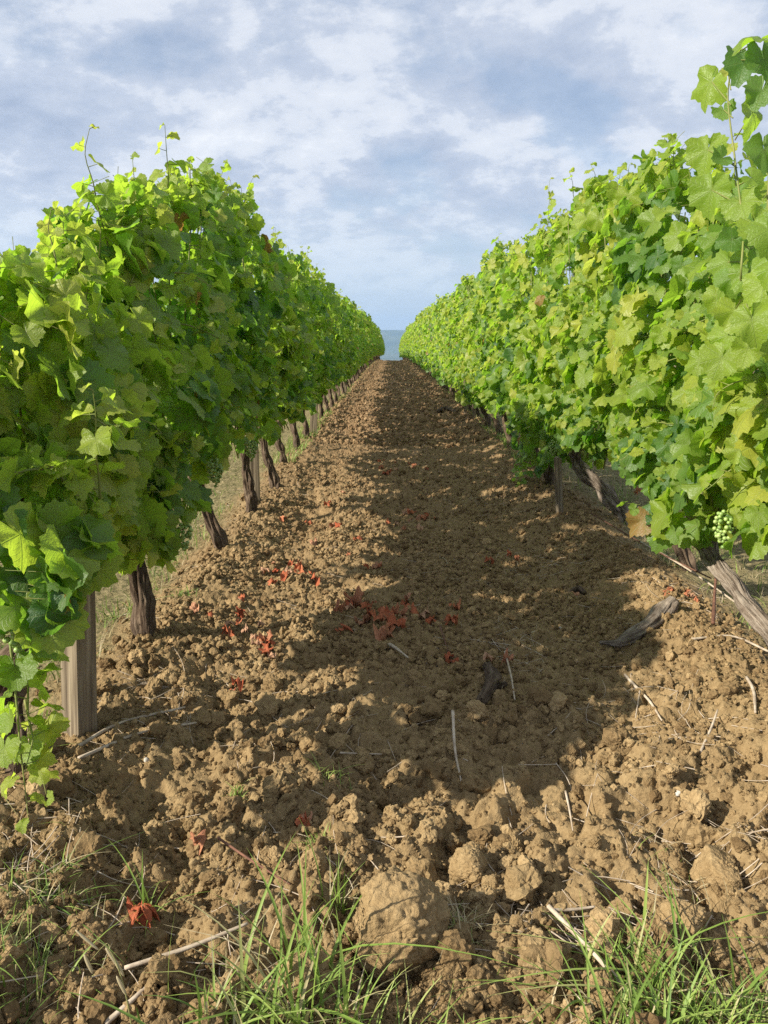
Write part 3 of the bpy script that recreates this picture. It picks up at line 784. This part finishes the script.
# ------------------------------------------------------------------ posts
def post(x, y, w, d, h, rz, label, tilt=(0, 0), mat='wood', name='wooden_post', cat='post'):
    """squared, weathered stake with a split, chipped top and worn edges"""
    nz = 26; rng = np.random.default_rng(int(x * 100 + y * 1000) % 9999)
    prof = []
    m = 6
    for sx, sy in ((1, -1), (1, 1), (-1, 1), (-1, -1)):
        ex, ey = {(1, -1): (0, 1), (1, 1): (-1, 0), (-1, 1): (0, -1), (-1, -1): (1, 0)}[(sx, sy)]
        for q in range(m):
            f = q / m; prof.append((sx * w / 2 + ex * w * f, sy * d / 2 + ey * d * f, q == 0))
    P = np.array([(a, b) for a, b, _ in prof]); corner = np.array([c for _, _, c in prof])
    P[corner] *= .94
    ns = len(P); V = []
    for iz in range(nz):
        z = -.15 + (h + .15) * iz / (nz - 1)
        g = vn3(P[:, 0] * 140, P[:, 1] * 140, np.full(ns, z * 2.5), 5) - .5
        Q_ = P * (1 + .07 * g)[:, None]
        zz = np.full(ns, z)
        if iz == nz - 1: zz = zz + (vn2(P[:, 0] * 60, P[:, 1] * 60, 9) - .5) * .02
        V.append(np.column_stack([Q_, zz]))
    V = np.concatenate(V); i = np.arange(nz - 1)[:, None] * ns; j = np.arange(ns)[None, :]; kk = (j + 1) % ns
    F = quads_to_tris(np.stack([i + j, i + kk, i + ns + kk, i + ns + j], -1).reshape(-1, 4))
    c = len(V); V = np.vstack([V, [0, 0, h]]); jj = np.arange(ns)
    F = np.vstack([F, np.stack([(nz - 1) * ns + jj, (nz - 1) * ns + (jj + 1) % ns, np.full(ns, c)], -1)])
    o = link(name, mesh_np(name, V, F, False), M[mat], loc=(x, y, gzs(x, y)), rot=(R(tilt[0]), R(tilt[1]), R(rz)))
    tag(o, label, cat, 'trellis posts of the rows'); return o
post(-1.06, 2.40, .09, .08, 1.0, -32, 'weathered grey square post beside the nearest left vine', (0, 6))
post(-1.08, 6.02, .085, .07, 1.75, 10, 'split grey post between trunks midway along the left row')
post(-1.06, 10.6, .10, .07, 1.8, 5, 'broad pale post farther up the left row catching the sun', (0, 3))
post(1.27, 5.62, .045, .04, .46, 20, 'short leaning grey stake under the leaves of the right row', (6, -9))
post(1.36, 12.4, .05, .04, 1.6, 0, 'nearer of two thin stakes together in the right row', (0, -4))
post(1.30, 13.3, .05, .04, 1.6, 0, 'farther of two thin stakes together in the right row', (0, -2))
post(-1.08, 18.5, .08, .06, 1.8, 5, 'small distant post in the left row')

def wire(X, z, y0, label):
    V, F = tube([(X, y0, z), (X + .01, 14, z - .01), (X, 30, z), (X, 51, z + float(dip(51))), (X, 68, z + float(dip(68))), (X, 86, z + float(dip(86)))], [.0013, .0013, .0013], 5, 60)
    tag(link('trellis_wire', mesh_np('trellis_wire', V, F), M['metal']), label, 'wire', 'trellis wires')
wire(XL + .03, .66, 1.9, 'thin trellis wire running through the left row')
wire(XR - .03, .60, 2.4, 'thin trellis wire running through the right row')

# ------------------------------------------------------------------ litter on the soil
def on_ground(P, lift=.004):
    P = np.array([(p.x, p.y, 0) if isinstance(p, Vector) else p for p in P], float)
    P[:, 2] += ground_h(P[:, 0], P[:, 1]) + lift; return P
def px_path(uv, lift=.006, z=.03, lifts=None):
    P = on_ground([ground_pt(u, v, z) for u, v in uv], lift)
    P[:, 2] = np.maximum(P[:, 2], np.convolve(np.pad(P[:, 2], 1, 'edge'), np.ones(3) / 3, 'valid'))
    if lifts: P[:, 2] += np.array(lifts)
    return P
def stick(uv, rad, label, mat='twig', name='dry_twig', cat='twig', lifts=None, ridge=.25, group='dry twigs on the soil', extra=None, lift=.016):
    P = px_path(uv, lift, lifts=lifts); c = P.mean(0)
    mb_ = MB(); V, F = tube(P - c, rad, 28 if max(rad) > .015 else 8, (16 if max(rad) > .015 else 8) * len(P), ridge, int(uv[0][0]) % 97); mb_.add(V, F, tuv=TUV[0])
    for (uv2, rad2) in extra or []:
        P2 = px_path(uv2, lift); V, F = tube(P2 - c, rad2, 6, 8 * len(P2), ridge, 3); mb_.add(V, F, tuv=TUV[0])
    o = link(name, mb_.mesh(name), M[mat], loc=c); tag(o, label, cat, group); return o
stick([(75, 762), (120, 730), (185, 708)], [.006, .005, .004], 'upper of two long thin canes slanting up from the grey post foot')
stick([(80, 772), (140, 738), (196, 716)], [.007, .005, .004], 'lower of two long thin canes slanting up from the grey post foot')
stick([(218, 832), (250, 856), (290, 880)], [.0035, .003, .002], 'reddish bent twig in the left foreground', 'darktwig', lifts=[.03, .02, 0])
stick([(125, 972), (190, 955), (248, 936)], [.005, .005, .004], 'pale straight stalk lying across the left foreground', lifts=[.01, .015, .02])
stick([(105, 1022), (140, 1000), (160, 985)], [.006, .005, .004], 'pale stub of stalk at the bottom left edge')
stick([(545, 898), (575, 893), (596, 890)], [.005, .004, .003], 'short pale stalk lying level in the centre right foreground', lifts=[.01, .02, .03])
stick([(548, 912), (590, 950), (640, 1000)], [.006, .006, .007], 'long straw-coloured stalk running down into the right grass tuft', lifts=[.02, .02, .01])
stick([(452, 735), (455, 755), (462, 772)], [.006, .004, .003], 'small upright whitish twig in the middle of the path', lifts=[.06, .03, 0])
stick([(618, 660), (635, 680), (650, 700), (662, 720)], [.008, .007, .005, .003], 'forked grey stick lying below the old vine root', extra=[([(640, 690), (636, 712)], [.004, .002])])
stick([(745, 690), (752, 705), (754, 725)], [.006, .006, .004], 'short curved grey stick by the right edge')
stick([(700, 755), (710, 738), (716, 726)], [.005, .004, .003], 'short grey stick sticking up at the lower right', lifts=[0, .02, .05])
stick([(505, 655), (511, 678), (515, 697)], [.0045, .004, .003], 'straight pale straw standing up behind the dark root stump', lifts=[.05, .03, .01])
stick([(440, 625), (445, 640), (452, 660)], [.004, .003, .002], 'forked dark twig left of the dark root stump', 'darktwig', lifts=[.03, .02, 0], extra=[([(430, 640), (445, 640)], [.002, .001])])
stick([(388, 640), (397, 648), (408, 658)], [.008, .007, .004], 'short flat splinter of pale wood near the middle of the path')
stick([(640, 560), (690, 585), (768, 640)], [.006, .005, .005], 'long dry cane lying along the foot of the right row', 'twig', lifts=[.06, .05, .05])
stick([(590, 530), (650, 565), (710, 590)], [.005, .004, .004], 'thinner long cane lying just behind the short stake in the right row', 'darktwig', lifts=[.05, .05, .05])
stick([(690, 655), (730, 652), (768, 660)], [.006, .005, .005], 'thick dry cane lying out of the right edge')
stick([(340, 748), (360, 745), (382, 743)], [.003, .003, .002], 'thin level twig in the middle of the path')
stick([(566, 784), (570, 800), (574, 812)], [.004, .003, .002], 'little grey twig right of centre in the foreground', lifts=[.03, .02, 0])
# wood pieces
o = stick([(600, 640), (622, 642), (645, 634), (662, 626), (672, 624)], [.010, .022, .026, .042, .030], 'gnarled old vine root lying below the nearest right vine', 'palebark', 'old_root', 'root', ridge=.6, group=None, lift=.022, lifts=[-.01, 0, 0, .01, .01])
o = stick([(482, 704), (490, 692), (494, 680), (488, 668)], [.016, .028, .030, .022], 'dark woody root stump in the middle of the path', 'bark', 'root_stump', 'root', ridge=.5, group=None, lift=.02, lifts=[-.01, 0, .01, .03], extra=[([(494, 682), (506, 678)], [.02, .014])])
o = stick([(438, 412), (446, 410), (456, 415)], [.03, .045, .03], 'dark chunk of old wood lying at the foot of the right row far off', 'bark', 'wood_chunk', 'wood', ridge=.5, group=None, lift=.03)
o = stick([(569, 589), (578, 587), (585, 590)], [.012, .02, .012], 'small dark lump of wood right of the path middle', 'bark', 'wood_chunk', 'wood', ridge=.5, group=None, lift=.012)
# canes hanging from the right vine
o = stick([(712, 635), (713, 610), (714, 592)], [.009, .007, .006], 'dark stake standing under the nearest right vine trunk', 'darktwig', 'broken_stake', 'stake', group=None, lifts=[0, .08, .18])
# white stones
for (u, v, r, lb) in ((678, 785, .012, 'small round white stone in the right foreground'), (177, 709, .010, 'white pebble above the tips of the two long canes'), (146, 756, .009, 'pale pebble right of the grey post foot'), (561, 617, .006, 'tiny white pebble right of the root stump')):
    p = ground_pt(u, v, .03); T, F = clod_templates(3, 1, int(u), .25)
    o = link('white_stone', mesh_np('white_stone', T[0] * r, F), M['stone'], loc=(p.x, p.y, gz(p.x, p.y) + r * .6)); tag(o, lb, 'stone', 'pale stones on the soil')

# straw, thin rootlets: nobody could count them
rng = np.random.default_rng(99); mb = MB()
cent = [(500, 640, .35, 60), (440, 560, .3, 30), (540, 560, .35, 40), (690, 600, .35, 60), (150, 700, .3, 40), (560, 910, .22, 30), (690, 830, .25, 30), (640, 720, .4, 40), (300, 720, .3, 20), (500, 500, .5, 40), (430, 450, .9, 40), (20, 880, .3, 120), (560, 480, .8, 50)]
PP = []
for u, v, sp, n in cent:
    c = ground_pt(u, v, .03)
    for _ in range(n): PP.append((c.x + rng.normal(0, sp * .5), c.y + rng.normal(0, sp * .5)))
for _ in range(520): PP.append((rng.uniform(-1.5, 1.8), 1 / rng.uniform(1 / 14, 1 / 1.2)))
for (x, y) in PP:
    L = rng.uniform(.04, .19); a = rng.uniform(0, 6.28); m3 = 4
    t = np.linspace(-.5, .5, m3) * L; bend = rng.normal(0, .10) * L
    q = np.linspace(-1, 1, m3) ** 2
    X_ = x + np.cos(a) * t - np.sin(a) * bend * q; Y_ = y + np.sin(a) * t + np.cos(a) * bend * q
    Z0_ = ground_h(X_, Y_); ln_ = np.linspace(Z0_[0], Z0_[-1], m3); Z_ = ln_ + .8 * max(0, (Z0_ - ln_).max()) + .002 + rng.uniform(-.3, .3) * bend * q
    r = rng.uniform(.0009, .0022)
    V, F = tube(np.stack([X_, Y_, Z_], -1), [r, r * .6], 4, 7, cap=False); mb.add(V, F, rnd=rng.uniform(0, 1))
so = link('straw_litter', mb.mesh('straw_litter'), M['twig']); tag(so, 'thin dry straws and rootlets strewn over the soil', 'straw', kind='stuff')

# dead red leaves, every one its own object
dead = []
for k in range(8):
    TT, F = LOD['dead']
    W = TT[k].copy(); rr = np.hypot(W[:, 0], W[:, 1]); 
    W[:, 2] += .30 * np.sin(W[:, 0] * 4 + k) * rr + .16 * np.sin(W[:, 1] * 7 + k * 2) + .12 * np.sin(W[:, 0] * 11 + W[:, 1] * 6 + k)
    fr = .62 + .75 * vn2(np.arctan2(W[:, 0], W[:, 1]) * 1.7 + k * 3, W[:, 0] * 0 + k, 70); W[:, 0] *= fr; W[:, 1] = W[:, 1] * fr - .3
    W[:, 0] *= .8 - .04 * k
    dead.append(mesh_np('dead_leaf', W, F, True, {'luv': ('FLOAT_VECTOR', W + np.array([0, 0, k * 3.])), 'rnd': ('FLOAT', np.full(len(W), k / 7.))}))
patches = [
 (385, 612, 44, 12, 30, 'rust red dead leaf in the large patch at the middle of the path'),
 (422, 516, 24, 9, 14, 'red dead leaf in the distant right-of-centre patch on the path'),
 (288, 574, 24, 9, 12, 'red dead leaf in the patch on the left ridge of the path'),
 (258, 640, 20, 14, 12, 'curled red dead leaf in the left furrow patch below the ridge patch'),
 (395, 462, 26, 8, 10, 'small reddish dead leaf far up the middle of the path'),
 (690, 608, 14, 6, 5, 'orange red dead leaf under the nearest right trunk'),
 (302, 808, 7, 4, 4, 'bright red dead leaf piece in the centre of the foreground soil'),
 (229, 684, 5, 4, 2, 'single dark red dead leaf in the left furrow'),
 (140, 902, 7, 4, 3, 'red dead leaf by the lone grass blades at lower left'),
 (452, 657, 6, 3, 2, 'rusty dead leaf left of the dark root stump'),
 (510, 553, 22, 4, 3, 'pale brown dead leaf right of the path middle'),
 (376, 560, 16, 4, 3, 'brown dead leaf above the large red patch'),
 (232, 630, 34, 26, 7, 'stray red dead leaf beside the left furrow'),
 (330, 500, 30, 40, 10, 'stray red dead leaf up the left ridge'),
 (636, 492, 6, 4, 2, 'reddish dead leaf behind the short grey stake'),
 (572, 592, 5, 3, 1, 'small red dead leaf beside the dark lump of wood'),
 (505, 660, 16, 6, 3, 'dull red dead leaf around the dark root stump'),
 (196, 826, 5, 5, 2, 'small red fragment of leaf in the lower left soil'),
]
rng = np.random.default_rng(5)
for (u, v, su, sv, n, lb) in patches:
    for q in range(n):
        p = ground_pt(u + (rng.normal(0, su * .6) if q else 0), v + (rng.normal(0, sv * .6) if q else 0), .03)
        s = rng.uniform(.026, .056) * (1.3 if n > 20 else 1.)
        o = link('dead_leaf', dead[rng.integers(0, 8)], M['redleaf'], loc=(p.x, p.y, gz(p.x, p.y) + .020 + rng.uniform(0, .014)), rot=(rng.normal(0, .28), rng.normal(0, .28), rng.uniform(0, 6.28)), scale=(s, s * rng.uniform(.5, 1.), s))
        tag(o, lb, 'dead leaf', 'red dead vine leaves on the soil')

# ------------------------------------------------------------------ grass
def blades(mb, x, y, z, L, w, rng, lean=.5, rnd=(0, .5), seg=5):
    n = len(x); az = rng.uniform(0, 6.28, n); ln = np.abs(rng.normal(0, lean, n)) + .08
    t = np.linspace(0, 1, seg + 1)[None, :]
    hx_ = np.cos(az)[:, None] * ln[:, None]; hy_ = np.sin(az)[:, None] * ln[:, None]
    cx = x[:, None] + hx_ * L[:, None] * (t ** 1.7); cy = y[:, None] + hy_ * L[:, None] * (t ** 1.7)
    cz = z[:, None] + L[:, None] * (t - .42 * np.minimum(ln, 1.3)[:, None] * t ** 2.4)
    ww = w[:, None] * (1 - t ** 2.2) * .5 + .0002
    sx_ = -np.sin(az)[:, None] * ww; sy_ = np.cos(az)[:, None] * ww
    A = np.stack([cx - sx_, cy - sy_, cz], -1); C = np.stack([cx, cy, cz - ww * .5], -1); B = np.stack([cx + sx_, cy + sy_, cz], -1)
    V = np.stack([A, C, B], 2).reshape(-1, 3)   # n, seg+1, 3
    F = []
    for k in range(seg):
        a = k * 3; b = a + 3
        F += [[a, a + 1, b + 1], [a, b + 1, b], [a + 1, a + 2, b + 2], [a + 1, b + 2, b + 1]]
    F = np.array(F); nv = (seg + 1) * 3
    mb.add(V, (F[None] + (np.arange(n) * nv)[:, None, None]).reshape(-1, 3), rnd=np.repeat(rng.uniform(*rnd, n), nv))

def tuft(u, v, spread, n, L, w, label, seed, rnd=(.05, .5), lean=.5, ell=1.):
    rng = np.random.default_rng(seed); c = ground_pt(u, v, .02)
    x = c.x + rng.normal(0, spread, n); y = c.y + rng.normal(0, spread * ell, n)
    mb_ = MB(); m4 = n
    x2 = c.x + rng.normal(0, spread * 1.5, m4); y2 = c.y + rng.normal(0, spread * ell * 1.5, m4)
    blades(mb_, x2 - c.x, y2 - c.y, ground_h(x2, y2) + .002, rng.uniform(.2, .5, m4) * L, rng.uniform(.5, 1., m4) * w * .7, rng, 1.4, (.3, 1.), 3)
    blades(mb_, x - c.x, y - c.y, ground_h(x, y) - .01, rng.uniform(.45, 1.1, n) * L, rng.uniform(.7, 1.2, n) * w, rng, lean, rnd, 7)
    o = link('grass_tuft', mb_.mesh('grass_tuft'), M['blade'], loc=(c.x, c.y, 0)); tag(o, label, 'grass', 'grass tufts in the foreground')
tuft(300, 1035, .10, 70, .27, .007, 'green grass tuft at the bottom left of centre', 1, (.2, .75), .7, .5)
tuft(300, 985, .05, 18, .30, .007, 'sparse tall grass stems just behind the bottom left tuft', 2, (.2, .55), .5, .5)
tuft(365, 1040, .04, 14, .22, .0055, 'grass blades in front of the largest clod', 3, (.1, .55), .45, .4)
tuft(215, 1045, .05, 22, .16, .006, 'low grass at the bottom edge left of the main tuft', 13, (.1, .6), .45, .4)
tuft(462, 1038, .05, 22, .11, .004, 'few short grass blades at the bottom edge right of the largest clod', 14, (.2, .6), .5, .4)
tuft(668, 1010, .10, 150, .20, .0065, 'dense bright green grass tuft at the bottom right', 4, (.15, .75), 1., .7)
tuft(735, 1010, .05, 45, .15, .004, 'thinner grass in the bottom right corner', 15, (.1, .6), .7, .7)
tuft(626, 960, .03, 40, .14, .004, 'grass blades spreading left from the bottom right tuft', 16, (.1, .5), .9, .7)
tuft(148, 895, .012, 12, .17, .0045, 'lone clump of grass blades in the lower left soil', 5, (.2, .5), .6)
tuft(335, 900, .012, 14, .20, .0045, 'few long grass blades left of the largest clod', 6, (.25, .55), .6)
tuft(238, 785, .014, 22, .07, .004, 'small leafy weed clump in the left furrow', 7, (.2, .6), .9)
tuft(330, 775, .022, 24, .08, .003, 'small greyish grass clump right of the left furrow', 8, (.4, .6), .8)
tuft(462, 925, .02, 60, .08, .0016, 'dry wispy straw tuft right of the largest clod', 9, (.75, 1.), .9)
tuft(690, 855, .05, 26, .10, .0022, 'dry pale straw tuft in the right foreground', 17, (.8, 1.), 1.2)
tuft(20, 985, .06, 140, .10, .0035, 'straggly weeds at the lower left edge', 10, (.1, .8), .9)
tuft(55, 900, .045, 120, .09, .0035, 'low weeds below the nearest left vine', 18, (.1, .9), 1.)
tuft(185, 585 + 20, .03, 30, .06, .005, 'small green weeds beside the thin leaning trunk', 19, (.1, .5), .9)
tuft(318, 832, .018, 40, .06, .003, 'tiny grass sprout in the centre left soil', 21, (.3, .6), .8)

# wild oat with drooping dry ears
p = ground_pt(135, 1040, 0.02); g0 = np.array([p.x, p.y, gzs(p.x, p.y)])
root = bpy.data.objects.new('wild_oat', None); COL.objects.link(root); root.location = g0
tag(root, 'dry wild oat stalk with drooping pale ears at the bottom left', 'grass')
mb_ = MB(); V, F = tube([(0, 0, 0), (-.02, .02, .12), (-.045, .03, .20), (-.085, .03, .235)], [.0016, .0012, .0007], 5, 20); mb_.add(V, F, rnd=.7)
V, F = tube([(-.045, .03, .20), (-.06, .05, .20), (-.10, .06, .15)], [.0008, .0006], 4, 8); mb_.add(V, F, rnd=.7)
link('stem', mb_.mesh('stem'), M['blade'], root)
V0, F0 = ico(2)
for (q, a) in (((-.042, .03, .185), .5), ((-.032, .03, .165), .4), ((-.088, .03, .225), .9), ((-.105, .062, .14), .3), ((-.025, .02, .13), .35)):
    W = V0 * np.array([.0042, .003, .024]); W[:, 0] += W[:, 2] * -a
    link('ear', mesh_np('ear', W + np.array(q), F0, True, {'rnd': ('FLOAT', np.full(len(V0), .95))}), M['blade'], root)

# ground cover under and behind the rows
rng = np.random.default_rng(3); mb = MB()
def cover(n, x0, x1, y0, y1, L, w, rr, lean):
    x = rng.uniform(x0, x1, n); y = 1 / rng.uniform(1 / y1, 1 / y0, n)
    cl_ = fbm2(x * 2.4, y * 2.4, 3, 91); k = rng.uniform(0, 1, n) < np.clip((cl_ - .36) * 5, .12, 1); x, y = x[k], y[k]
    blades(mb, x, y, ground_h(x, y) - .004, rng.uniform(.4, 1.1, len(x)) * L, rng.uniform(.7, 1.3, len(x)) * w, rng, lean, rr, 3)
cover(9000, -3.2, -1.22, 1.2, 12, .13, .005, (.0, .62), .9)
cover(9000, -3.2, -1.18, 1.2, 14, .12, .003, (.62, 1.), 1.3)
cover(8000, 1.68, 4.2, 2.2, 14, .12, .005, (.0, .62), .9)
cover(8000, 1.62, 4.2, 2.2, 14, .12, .003, (.62, 1.), 1.3)
cover(3500, -1.35, -1.0, 8, 85, .12, .008, (.1, .8), .9)
cover(3500, 1.35, 1.8, 8, 85, .12, .008, (.1, .8), .9)
so = link('grass_cover', mb.mesh('grass_cover'), M['blade']); tag(so, 'patchy green and straw-coloured grass under and behind the vine rows', 'grass', kind='stuff')

# ------------------------------------------------------------------ light
SUN_EL, TRAVEL = 31.5, 26.     # light travels towards +x, turned TRAVEL degrees to +y
d = Vector((math.cos(R(TRAVEL)) * math.cos(R(SUN_EL)), math.sin(R(TRAVEL)) * math.cos(R(SUN_EL)), -math.sin(R(SUN_EL))))
sl = bpy.data.lights.new('sun', 'SUN'); sl.energy = 4.9; sl.angle = R(.8); sl.color = (1, .93, .80)
sobj = bpy.data.objects.new('sun', sl); COL.objects.link(sobj); sobj.rotation_euler = d.to_track_quat('-Z', 'Y').to_euler()

w = bpy.data.worlds.new('World'); S.world = w; w.use_nodes = True; nt = w.node_tree; nt.nodes.clear(); g = G(nt)
out = g.n('OutputWorld'); sky = g.n('TexSky'); sky.sky_type = 'NISHITA'; sky.sun_disc = False
sky.sun_elevation = R(SUN_EL); sky.sun_rotation = R(240); sky.air_density = 1.; sky.dust_density = .8; sky.ozone_density = 1.5; sky.altitude = 100
b1 = g.n('Background'); g.l(sky.outputs[0], b1.inputs[0]); b1.inputs[1].default_value = .075
tc = g.n('TexCoord').outputs['Generated']; sp = g.n('SeparateXYZ'); g.l(tc, sp.inputs[0])
zz = g.math('ADD', g.math('MAXIMUM', sp.outputs[2], 0.), .36)
cv = g.n('CombineXYZ'); g.l(g.math('DIVIDE', sp.outputs[0], zz), cv.inputs[0]); g.l(g.math('DIVIDE', sp.outputs[1], zz), cv.inputs[1])
cv.inputs[2].default_value = 3.3
mp = g.n('Mapping'); mp.inputs['Scale'].default_value = (1.9, 2.1, 1); mp.inputs['Rotation'].default_value = (0, 0, .35); g.l(cv.outputs[0], mp.inputs[0])
big = g.noise(mp.outputs[0], .7, 8, .58, .3)
mid = g.noise(mp.outputs[0], 3.0, 8, .6, .1)
cover_ = g.math('ADD', g.math('MULTIPLY', big, .72), g.math('MULTIPLY', mid, .28))
mask = g.mr(cover_, .35, .50)
tone = g.noise(mp.outputs[0], 1.5, 12, .64, .15)
tone = g.math('ADD', g.math('MULTIPLY', tone, .72), g.math('MULTIPLY', g.noise(mp.outputs[0], 5.5, 9, .62, .1), .28))
cc = g.ramp(tone, [(.34, (.22, .26, .34)), (.44, (.29, .325, .395)), (.50, (.34, .37, .43)), (.54, (.43, .45, .49)), (.60, (.47, .485, .515)), (.68, (.57, .575, .59))])
lowm = g.mr(sp.outputs[2], .03, .20, .55, 1.)
cc = g.mix(g.mr(sp.outputs[2], .0, .17, 1., 0.), cc, (.37, .43, .48))
b2c = cc
b2 = g.n('Background'); g.l(cc, b2.inputs[0]); b2.inputs[1].default_value = 1.
lowv = g.mr(sp.outputs[2], .0, .2, .85, .60)
mx = g.n('MixShader'); g.l(g.math('MAXIMUM', g.math('MULTIPLY', mask, .92), lowv), mx.inputs[0]); g.l(b1.outputs[0], mx.inputs[1]); g.l(b2.outputs[0], mx.inputs[2])
g.l(mx.outputs[0], out.inputs[0])

# air
HB = 9600.; z0, z1 = -135., 260.
Vb = [(x, y, z) for x in (-HB, HB) for y in (-600., HB) for z in (z0, z1)]
Fb = [(0, 1, 3, 2), (4, 6, 7, 5), (0, 4, 5, 1), (2, 3, 7, 6), (0, 2, 6, 4), (1, 5, 7, 3)]
hz = bpy.data.meshes.new('haze'); hz.from_pydata(Vb, [], Fb); hz.update()
m, nt, out = new_mat('haze'); g = G(nt); pv = g.n('VolumePrincipled'); pv.inputs['Color'].default_value = (.46, .66, 1, 1); pv.inputs['Density'].default_value = 1.3e-4; pv.inputs['Anisotropy'].default_value = .3
g.l(pv.outputs[0], out.inputs['Volume'])
ho = link('haze', hz, m); tag(ho, 'pale blue haze over the distant plain and hills', 'haze', kind='stuff')

S.view_settings.view_transform = 'Standard'; S.view_settings.look = 'None'; S.view_settings.exposure = 0.92; S.view_settings.gamma = 1
c = S.cycles
c.max_bounces = 8; c.diffuse_bounces = 3; c.glossy_bounces = 2; c.transmission_bounces = 5; c.transparent_max_bounces = 6; c.volume_bounces = 1
c.use_denoising = False; c.use_adaptive_sampling = True; c.adaptive_threshold = .01
c.caustics_reflective = False; c.caustics_refractive = False
